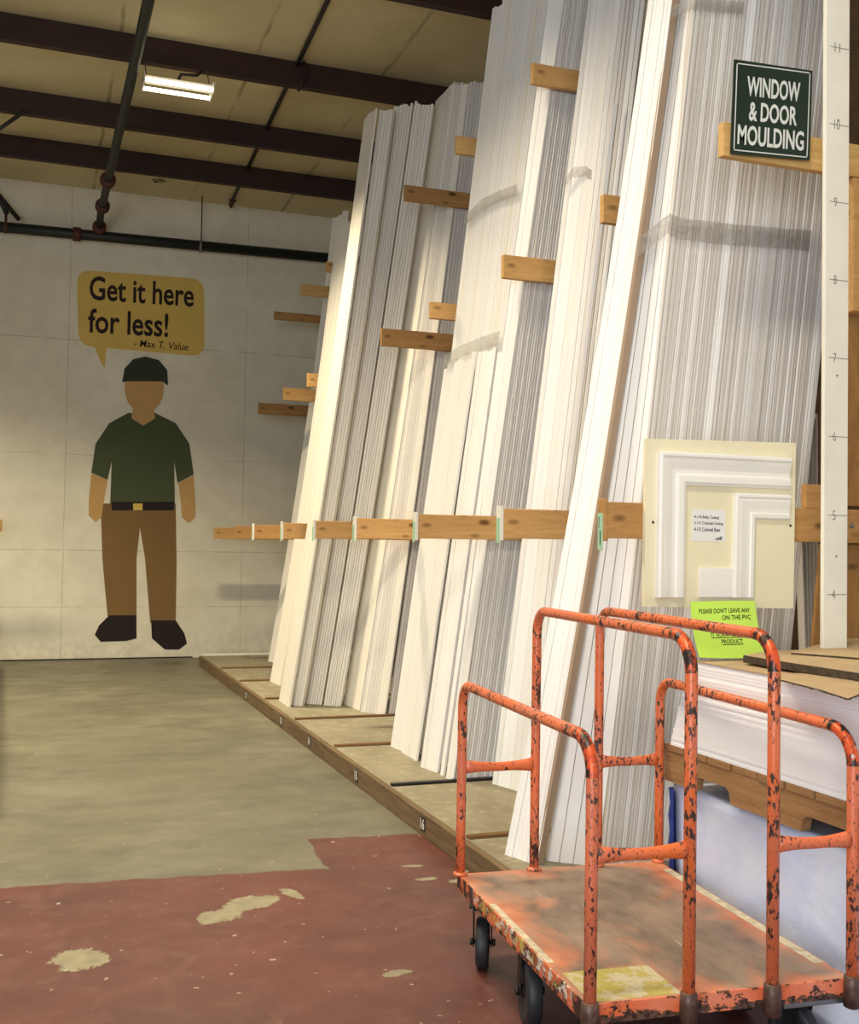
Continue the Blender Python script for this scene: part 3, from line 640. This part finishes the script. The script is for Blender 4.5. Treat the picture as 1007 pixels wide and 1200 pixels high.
# white ruler post
PY = 3.43
t = thing('ruler_post', 'tall white post with pencilled foot marks and numbers', 'post', (2.907, PY, 0))
MB().box((2.853, PY, 0), (2.966, PY+.02, 5.0), .003).build('post_board', M_POST, t)
m = MB(); lets = []
for ft in range(4, 13):
    z = .14+ft*.3048-.006; m.box((2.872, PY-.0012, z-.001), (2.962, PY-.0004, z+.001))
    lets.append(text_mb(str(ft), lambda p, q_, d, z=z, ft=ft: Vector((2.893+p, PY-.0006-d, z-.018+q_)), .014 if ft < 10 else .026, .036, .0005, -.012))
for z in (1.50, 3.20, 2.2): m.cyl((2.912, PY-.0015, z), (2.912, PY, z), .0045, 8)
join(m, *lets).build('pencil_marking', M_PENCIL, t)

# plywood end of the rack
a, b = ony(953, 757, 3.87), ony(963, 637, 3.87); d = b-a; a0 = a+d*((0-a.z)/d.z); b0 = a+d*((1.55-a.z)/d.z)
tag(MB().prism([a0, (3.6, 3.87, 0), (3.6, 3.87, 1.55), b0], (0, .018, 0)).build('plywood_panel', M_PLY), 'brown plywood panel below the waist-high arm behind the ruler post', 'panel')
a = ony(985, 400, 3.87).x
tag(MB().box((a, 3.87, 1.72), (3.9, 3.888, 3.14)).build('plywood_panel', M_PLY), 'brown plywood panel above the waist-high arm at the right frame edge', 'panel')
tag(MB().box((a+.03, 3.87, 3.32), (3.9, 3.888, 5.2)).build('plywood_panel', M_REARW), 'dark board above the green sign level at the right frame edge', 'panel')
a = ony(1000.5, 300, 3.80).x
tag(MB().box((a, 3.80, 2.56), (a+.09, 3.865, 3.145), .004).build('frame_stud', M_PINE), 'short wooden stud standing under the upper arm at the right frame edge', 'stud')
a, b = ony(945, 595, 3.81), ony(972, 568.5, 3.81)
tag(MB().box((a.x, 3.81, 1.7005), (b.x+.02, 3.845, b.z), .003).build('wood_block', M_PINEB), 'small wood block sitting on the arm left of the ruler post', 'block')
p = ony(999, 616, 3.80)
tag(MB().lathe([(.002, -.008), (.009, -.006), (.011, 0)], (p.x, 3.8045, p.z), 'Y', 12).build('bolt', M_ALU), 'bright bolt head in the waist-high arm right of the ruler post', 'bolt')

# lime paper sign leaning on the stack
c = [ony(822, 771, 3.525), ony(896, 769.5, 3.525), ony(886, 706, 3.74), ony(808, 703, 3.74)]
t = thing('lime_notice', 'lime green plastic-covered notice leaning above the stack of white boards', 'notice', tuple((c[0]+c[1])/2))
U = ((c[1]-c[0])+(c[2]-c[3]))/2; V = ((c[3]-c[0])+(c[2]-c[1]))/2; O = (c[0]+c[1]+c[2]+c[3])/4-U/2-V/2; Nn = U.cross(V).normalized()
if Nn.y > 0: Nn = -Nn
m = MB(); rows = []
for j in range(9):
    v = j/8; rows.append([O+U*(i/8)+V*v-Nn*(.012*math.sin(PI*v)+.006*math.sin(PI*i/8+v*2)) for i in range(9)])
vs = [p for r in rows for p in r]; fs = [(j*9+i, j*9+i+1, j*9+i+10, j*9+i+9) for j in range(8) for i in range(8)]
bk = [p-Nn*.0012 for p in vs]; m.add(vs+bk, fs+[tuple(81+k for k in f)[::-1] for f in fs], True)
m.build('sheet', M_LIME, t)
def np_(u, v, d=0):
    return O+U*u+V*v-Nn*(.012*math.sin(PI*v)+.006*math.sin(PI*u+v*2))+Nn*(.0012+d)
lets = []
for s_, u0, u1, v0, un in (("PLEASE DON'T LEAVE ANY", .12, .90, .80, 0), ('ON THE PVC', .46, .90, .685, 0), ('IT SCRATCHES THE', .26, .88, .40, 1), ('PRODUCT', .40, .72, .275, 1)):
    lets.append(text_mb(s_, lambda p, q_, d, u0=u0, v0=v0: np_(u0+p, v0+q_, d), u1-u0, .075, .0003, .01))
    if un:
        k = MB(); n = 8
        for i in range(n):
            ua, ub = u0+(u1-u0)*i/n, u0+(u1-u0)*(i+1)/n; k.add([np_(ua, v0-.025), np_(ub, v0-.025), np_(ub, v0-.013), np_(ua, v0-.013)], [(0, 1, 2, 3)])
        lets.append(k)
join(*lets).build('lettering', M_INK, t)

# ------------------------------------------------------------------ wrapped bundle, pallet, white boards, cardboard
SX, SX1, SY0 = 2.375, 2.80, 1.15
bm = bmesh.new()
bmesh.ops.create_grid(bm, x_segments=2, y_segments=2, size=1); bm.free()
def wrinkled():
    m = MB(); nx, ny, nz = 8, 46, 16; x0, x1, y0, y1, z0, z1 = SX+.02, SX1+.05, SY0, 3.74, .0, .595
    def P(u, v, w):
        p = Vector((x0+(x1-x0)*u, y0+(y1-y0)*v, z0+(z1-z0)*w))
        ed = min(u, 1-u)
        q = noise.noise_vector(p*2.4)*.022 + noise.noise_vector(p*7)*.005
        fold = .012*abs(math.sin(p.y*9+p.z*7)) if u in (0, 1) else 0
        p.x += q.x + (fold if u == 0 else 0); p.y += q.y*.6; p.z += (q.z*.8 if w > 0 else 0)
        if w == 1 and 0 < u < 1: p.z -= .004
        if w == 1: p.z = min(p.z, .606)
        p.z = max(p.z, 0); p.x = max(p.x, SX+.008)
        return p
    def quadgrid(f, a, b):
        vs = [f(i/a, j/b) for j in range(b+1) for i in range(a+1)]
        m.add(vs, [(j*(a+1)+i, j*(a+1)+i+1, (j+1)*(a+1)+i+1, (j+1)*(a+1)+i) for j in range(b) for i in range(a)], True)
    quadgrid(lambda a, b: P(0, a, b), ny, nz); quadgrid(lambda a, b: P(1, a, b), ny, nz)
    quadgrid(lambda a, b: P(a, 0, b), nx, nz); quadgrid(lambda a, b: P(a, 1, b), nx, nz)
    quadgrid(lambda a, b: P(a, b, 1), nx, ny); quadgrid(lambda a, b: P(a, b, 0), nx, ny)
    b2 = bmesh.new(); vv = [b2.verts.new(v) for v in m.v]
    for f in m.f: b2.faces.new([vv[i] for i in f])
    bmesh.ops.remove_doubles(b2, verts=b2.verts, dist=.0005); m2 = MB(); m2.frombm(b2, True); return m2
t = thing('wrapped_bundle', 'long bundle in bluish white plastic wrap under the pallet', 'bundle', ((SX+SX1)/2, 2.4, 0))
wb = wrinkled().build('plastic_wrap', M_WRAP, t)
m = MB()
for k in range(10):
    z = .03+k*.055; m.add([(SX+.003, 3.752-.012*(k % 2), z), (SX+.045+.01*math.sin(k), 3.758, z), (SX+.045+.01*math.sin(k+1), 3.758, z+.055), (SX+.003, 3.752-.012*((k+1) % 2), z+.055)], [(0, 1, 2, 3)], True)
    m.add([(SX+.003, 3.752-.012*(k % 2), z), (SX+.004, 3.715, z), (SX+.004, 3.715, z+.055), (SX+.003, 3.752-.012*((k+1) % 2), z+.055)], [(0, 1, 2, 3)], True)
bp = m.build('printed_wrap_edge', M_BLUE, t); bp['label'] = 'dark blue printed edge of the wrap'
# pallet
t = thing('pallet', 'wooden pallet between the wrapped bundle and the white boards', 'pallet', ((SX+SX1)/2, 2.5, .608))
z0, z1, z2 = .609, .727, .752
def stringer(x):
    y = 3.765; top = [(y, z0), (3.56, z0), (3.55, z0+.04), (3.53, z0+.055), (3.36, z0+.055), (3.34, z0+.04), (3.33, z0), (2.95, z0), (2.94, z0+.04), (2.92, z0+.055), (2.70, z0+.055), (2.68, z0+.04), (2.67, z0), (1.2, z0), (1.2, z1), (y, z1)]
    return MB().prism([(x, a, b) for a, b in top], (.038, 0, 0))
for x in (SX-.008, (SX+SX1)/2-.02, SX1-.04): stringer(x).build('stringer', M_PALLET, t)
y = 3.765
for i in range(17):
    w = .137; MB().box((SX-.012+random.uniform(-.004, .004), y-w, z1+.0005), (SX1+.01, y, z2), .002).build('deck_board', M_PALLET, t); y -= w+.012
# boards
NS = 30; zt0, zt1 = z2+.001, 1.092; hh = (zt1-zt0)/NS
for k in range(NS):
    y1 = 3.725-.14*(k/NS)+random.uniform(-.004, .004); x0 = SX-.008+random.uniform(-.0015, .0015)
    o = MB().box((x0, SY0+random.uniform(-.01, .01), zt0+k*hh), (SX1+random.uniform(-.01, .01), y1, zt0+(k+1)*hh-.0002), .0006).build('white_board', M_SHEET)
    tag(o, 'long smooth white board in the stack on the pallet', 'board', 'white boards stacked on the pallet')
# cardboard pieces
def card(px, z, name, label, th=.005, mat=M_CARD, edge=None, lift=None):
    ps = [onz(x, y, z + (lift[i] if lift else 0)) for i, (x, y) in enumerate(px)]
    n = len(ps); c = sum(ps, Vector())/n
    t = thing('cardboard_sheet', label, 'cardboard', (c.x, c.y, min(p.z for p in ps)))
    MB().prism(ps, (0, 0, th)).build('facing', mat, t)
    if edge:
        m = MB()
        for i, j in edge:
            a, b = ps[i], ps[j]; nn = (b-a).cross(Vector((0, 0, 1))).normalized()*.0025
            if nn.dot(Vector((a.x, a.y, 0))) > 0: nn = -nn
            K = 14; pt = [a.lerp(b, k/K) for k in range(K+1)]
            lo = [p+nn*(1+random.uniform(-.5, .8))+Vector((0, 0, -.001+random.uniform(-.002, .002))) for p in pt]; hi = [p+nn*(1+random.uniform(-.5, .8))+Vector((0, 0, th-.001)) for p in pt]
            m.add(lo+hi, [(k, k+1, K+2+k, K+1+k) for k in range(K)])
            m.add([p-nn for p in pt]+lo, [(k, k+1, K+2+k, K+1+k) for k in range(K)]); m.add([p-nn+Vector((0, 0, th-.001)) for p in pt]+hi, [(k, k+1, K+2+k, K+1+k) for k in range(K)])
        m.build('fluted_edge', M_CARDD, t)
    return t
t = thing('cardboard_sheet', 'lowest cardboard sheet lying flat on the stacked white boards', 'cardboard', (2.58, 2.5, 1.0925))
MB().box((SX-.012, 1.5, 1.0925), (SX1-.01, 3.56, 1.0975), .001).build('facing', M_CARD, t)
card([(872, 776), (905, 770), (960, 769), (1012, 775), (1060, 790), (1060, 815), (1007, 798), (925, 785)], 1.107, 'x', 'folded cardboard sheet with dark fluted edge in the middle of the pile', .026, M_CARD, [(6, 7), (7, 0), (5, 6)])
card([(928, 766.5), (955, 758), (992, 750), (1050, 748), (1050, 776), (993, 771.5)], 1.1345, 'x', 'uppermost cardboard sheet leaning up in front of the ruler post', .006, M_CARD, [(5, 0), (4, 5)], [0, .01, .02, .02, 0, 0])
card([(905, 795), (925, 790), (1007, 792), (1035, 800), (1007, 815), (994, 820), (960, 809)], 1.0985, 'x', 'cardboard flap hanging over the front of the white boards', .004, M_CARD, [(4, 5), (5, 6), (6, 0)], [0, 0, .004, .004, 0, 0, 0])

# ------------------------------------------------------------------ the orange cart
CL = (1.8893, 3.2139, 0); CROT = -.0813; w2, l2, ZD = .8144/2, 1.2264/2, .29
cart = bpy.data.objects.new('platform_cart', None); COL.objects.link(cart); cart.location = CL; cart.rotation_euler = (0, 0, CROT); cart['_o'] = (0, 0, 0)
tag(cart, 'chipped orange platform cart with four tubular hoop rails', 'cart')
dx, dy = w2+.006, l2-.012
deck = MB().box((-dx+.004, -dy+.004, ZD-.008), (dx-.004, dy-.004, ZD), .002).build('deck', M_DECK, cart)
st = MB().box((-dx+.02, -dy+.01, ZD+.0002), (-dx+.29, -dy+.22, ZD+.0008)).build('worn_label', M_STICK, deck); st['label'] = 'worn yellow and white label on the deck corner'
MB().box((-dx+.006, -dy+.30, ZD+.0002), (-dx+.028, dy-.36, ZD+.0008)).build('worn_tape', M_WORNW, deck)
MB().box((dx-.04, -dy+.12, ZD+.0002), (dx-.006, dy-.12, ZD+.0008)).build('worn_tape', M_WORNW, deck)
fr = MB().box((-dx, -dy, ZD-.056), (dx, -dy+.006, ZD-.001), .0015).build('end_rail', M_FRAME, cart)
MB().box((-dx, dy-.006, ZD-.056), (dx, dy, ZD-.001), .0015).build('end_rail', M_FRAME, cart)
sr = MB().box((-dx, -dy, ZD-.056), (-dx+.006, dy, ZD-.001), .0015).build('side_rail', M_SIDE, cart); sr['label'] = 'side rail with the remains of a white and yellow label'
MB().box((dx-.006, -dy, ZD-.056), (dx, dy, ZD-.001), .0015).build('side_rail', M_FRAME, cart)
m = MB()
for y in (-.4, -.08, .38): m.box((-dx+.01, y-.05, ZD-.05), (dx-.01, y+.05, ZD-.0085))
m.build('cross_member', M_STEELD, cart)
R_ = .0178
def hoop(x, zt):
    y0, y1 = -l2, l2-.03; rb = .085; pts = [(x, y1, ZD-.002), (x, y1, ZD+.2), (x, y1, zt-rb)]
    cf = len(pts)
    for k in range(1, 9): a = k/8*PI/2; pts.append((x, y1-rb+rb*math.cos(a), zt-rb+rb*math.sin(a)))
    ce = len(pts)-1
    mid = [(x, y1-rb-(y1-y0-2.2*rb)*k/4, zt) for k in range(1, 5)]; pts += mid[:-1]
    rn = .1; ns = len(pts); pts.append((x, y0+rn, zt))
    for k in range(1, 9): a = k/8*PI/2; pts.append((x, y0+rn-rn*math.sin(a), zt-rn+rn*math.cos(a)))
    ne = len(pts)-1
    pts += [(x, y0, zt-.35), (x, y0, ZD)]
    h = MB().tube(pts, R_, 14).build('hoop_rail', M_CART, cart)
    wr = MB().tube([Vector(p) for p in pts[ns-1:ne+1]][1:], R_+.0006, 14, False).build('worn_bend', M_BEND, h); wr['label'] = 'bend worn down to bare dark steel'
    MB().lathe([(.019, -.004), (.025, 0), (.025, .06), (.0235, .085), (.0185, .088)], (x, y0, ZD-.075), 'Z', 18).build('post_socket', M_SOCK, h)
    MB().lathe([(.027, 0), (.027, .006), (.019, .012)], (x, y1, ZD+.0005), 'Z', 18).build('weld_collar', M_CART, h)
XS = (-w2, -.28*w2, .36*w2, w2); ZT = (1.0, 1.275, 1.275, 1.0)
for x, z in zip(XS, ZT): hoop(x, z)
def strut(xa, xb, y, z):
    rings = []; K = 12
    for i in range(K+1):
        u = i/K; x = xa+(xb-xa)*u; s = abs(2*u-1); hz = .017+.010*s**2.5; hy = .011+.005*s; zz = z-.004*(1-s)
        rings.append([(x, y+hy*math.cos(2*PI*k/12), zz+hz*math.sin(2*PI*k/12)) for k in range(12)])
    MB().loft([[Vector(p) for p in r] for r in rings]).build('cross_strut', M_CART, cart)
for y in (-l2, l2-.03):
    strut(XS[0]+.012, XS[1]-.012, y, .69); strut(XS[2]+.012, XS[3]-.012, y, .69)
def caster(x, y, r, wd, ang, swivel=True):
    """wheel with tyre, hub and fork; ang = heading"""
    c_, s_ = math.cos(ang), math.sin(ang); off = .03 if swivel else 0
    def W(px, py, pz): return Vector((x+px*c_-py*s_, y+px*s_+py*c_, pz))
    def xf(mb): mb.v = [W(v.x, v.y, v.z) for v in mb.v]; return mb
    top = ZD-.05
    fk = MB().box((-.045, -.055, top-.008), (.045, .055, top))
    fk.lathe([(.03, top-.022), (.032, top-.008)], (0, 0, 0), 'Z', 16)
    for s in (-1, 1):
        sx = s*(wd/2+.008)
        fk.prism([(sx-.002, .028, top-.02), (sx-.002, -.028, top-.02), (sx-.002, off-.018, r-.014), (sx-.002, off+.018, r-.014)], (.004, 0, 0))
    fk.box((-wd/2-.01, -.03, top-.024), (wd/2+.01, .03, top-.019)); fk.cyl((-wd/2-.02, off, r), (wd/2+.02, off, r), .008, 10)
    for s in (-1, 1): fk.cyl((s*(wd/2+.012), off, r), (s*(wd/2+.022), off, r), .014, 6)
    f = xf(fk).build('caster', M_STEELD, cart)
    prof = [(r*.62, -wd*.42), (r*.66, -wd*.5), (r*.93, -wd*.47), (r, -wd*.3), (r, wd*.3), (r*.93, wd*.47), (r*.66, wd*.5), (r*.62, wd*.42)]
    xf(MB().lathe(prof, (0, off, r), 'X', 32)).build('tyre', M_BLACKR, f)
    xf(MB().lathe([(.012, -wd*.55), (.022, -wd*.52), (.024, -wd*.3), (r*.55, -wd*.22), (r*.63, -wd*.44), (r*.63, wd*.44), (r*.55, wd*.22), (.024, wd*.3), (.022, wd*.52), (.012, wd*.55)], (0, off, r), 'X', 24)).build('hub', M_STEELD, f)
caster(-.372, .415, .088, .048, -.36); caster(-.362, -.04, .104, .05, -.16, False)
caster(.352, -.09, .108, .05, 0, False); caster(.35, .375, .084, .048, .2); caster(-.33, -.47, .084, .048, .5); caster(.34, -.47, .084, .048, .3)
MB().box((.20, -dy+.01, ZD-.075), (.40, -dy+.07, ZD-.057), .003).build('caster_bracket', M_ALU, cart)

# ------------------------------------------------------------------ light
def area(name, loc, size, energy, col, rot=(0, 0, 0), sy=None):
    l = bpy.data.lights.new(name, 'AREA'); l.energy = energy; l.color = col; l.size = size
    if sy: l.shape = 'RECTANGLE'; l.size_y = sy
    o = bpy.data.objects.new(name, l); COL.objects.link(o); o.location = loc; o.rotation_euler = rot; return o
WARM = (1, .85, .58)
def down(*a, spread=125, **k): o = area(*a, **k); o.data.spread = math.radians(spread); return o
down('aisle_fixture_light', (1.1, 9.78, 5.44), .6, 170, WARM, sy=.25)
down('aisle_fixture_light_mid', (.3, 5.6, 5.5), 2.4, 150, (1, .86, .63), sy=.5, spread=140)
down('aisle_fixture_light_near', (.3, 1.8, 5.5), 2.4, 140, (1, .88, .68), sy=.5, spread=150)
down('aisle_fixture_light_left', (-3.2, 11.2, 5.5), 2.4, 250, WARM, sy=.5)
down('aisle_fixture_light_left_near', (-3.0, 6.5, 5.5), 2.4, 110, WARM, sy=.5)
# daylight through the loading door behind and to the left of the viewer
area('loading_door_daylight', (-3.2, -3.4, 2.1), 4.5, 400, (.88, .94, 1), (math.radians(86), 0, math.radians(-40)), 4.2)
w = bpy.data.worlds.new('sky'); sc.world = w; w.use_nodes = True
bg = w.node_tree.nodes['Background']; bg.inputs[0].default_value = (.80, .90, 1, 1); bg.inputs[1].default_value = .38
vs = sc.view_settings; vs.view_transform = 'Standard'; vs.look = 'None'; vs.gamma = 1; vs.exposure = 0.05; vs.use_curve_mapping = False
sc.display_settings.display_device = 'sRGB'
for o in list(bpy.data.objects):
    if '_o' in o: del o['_o']
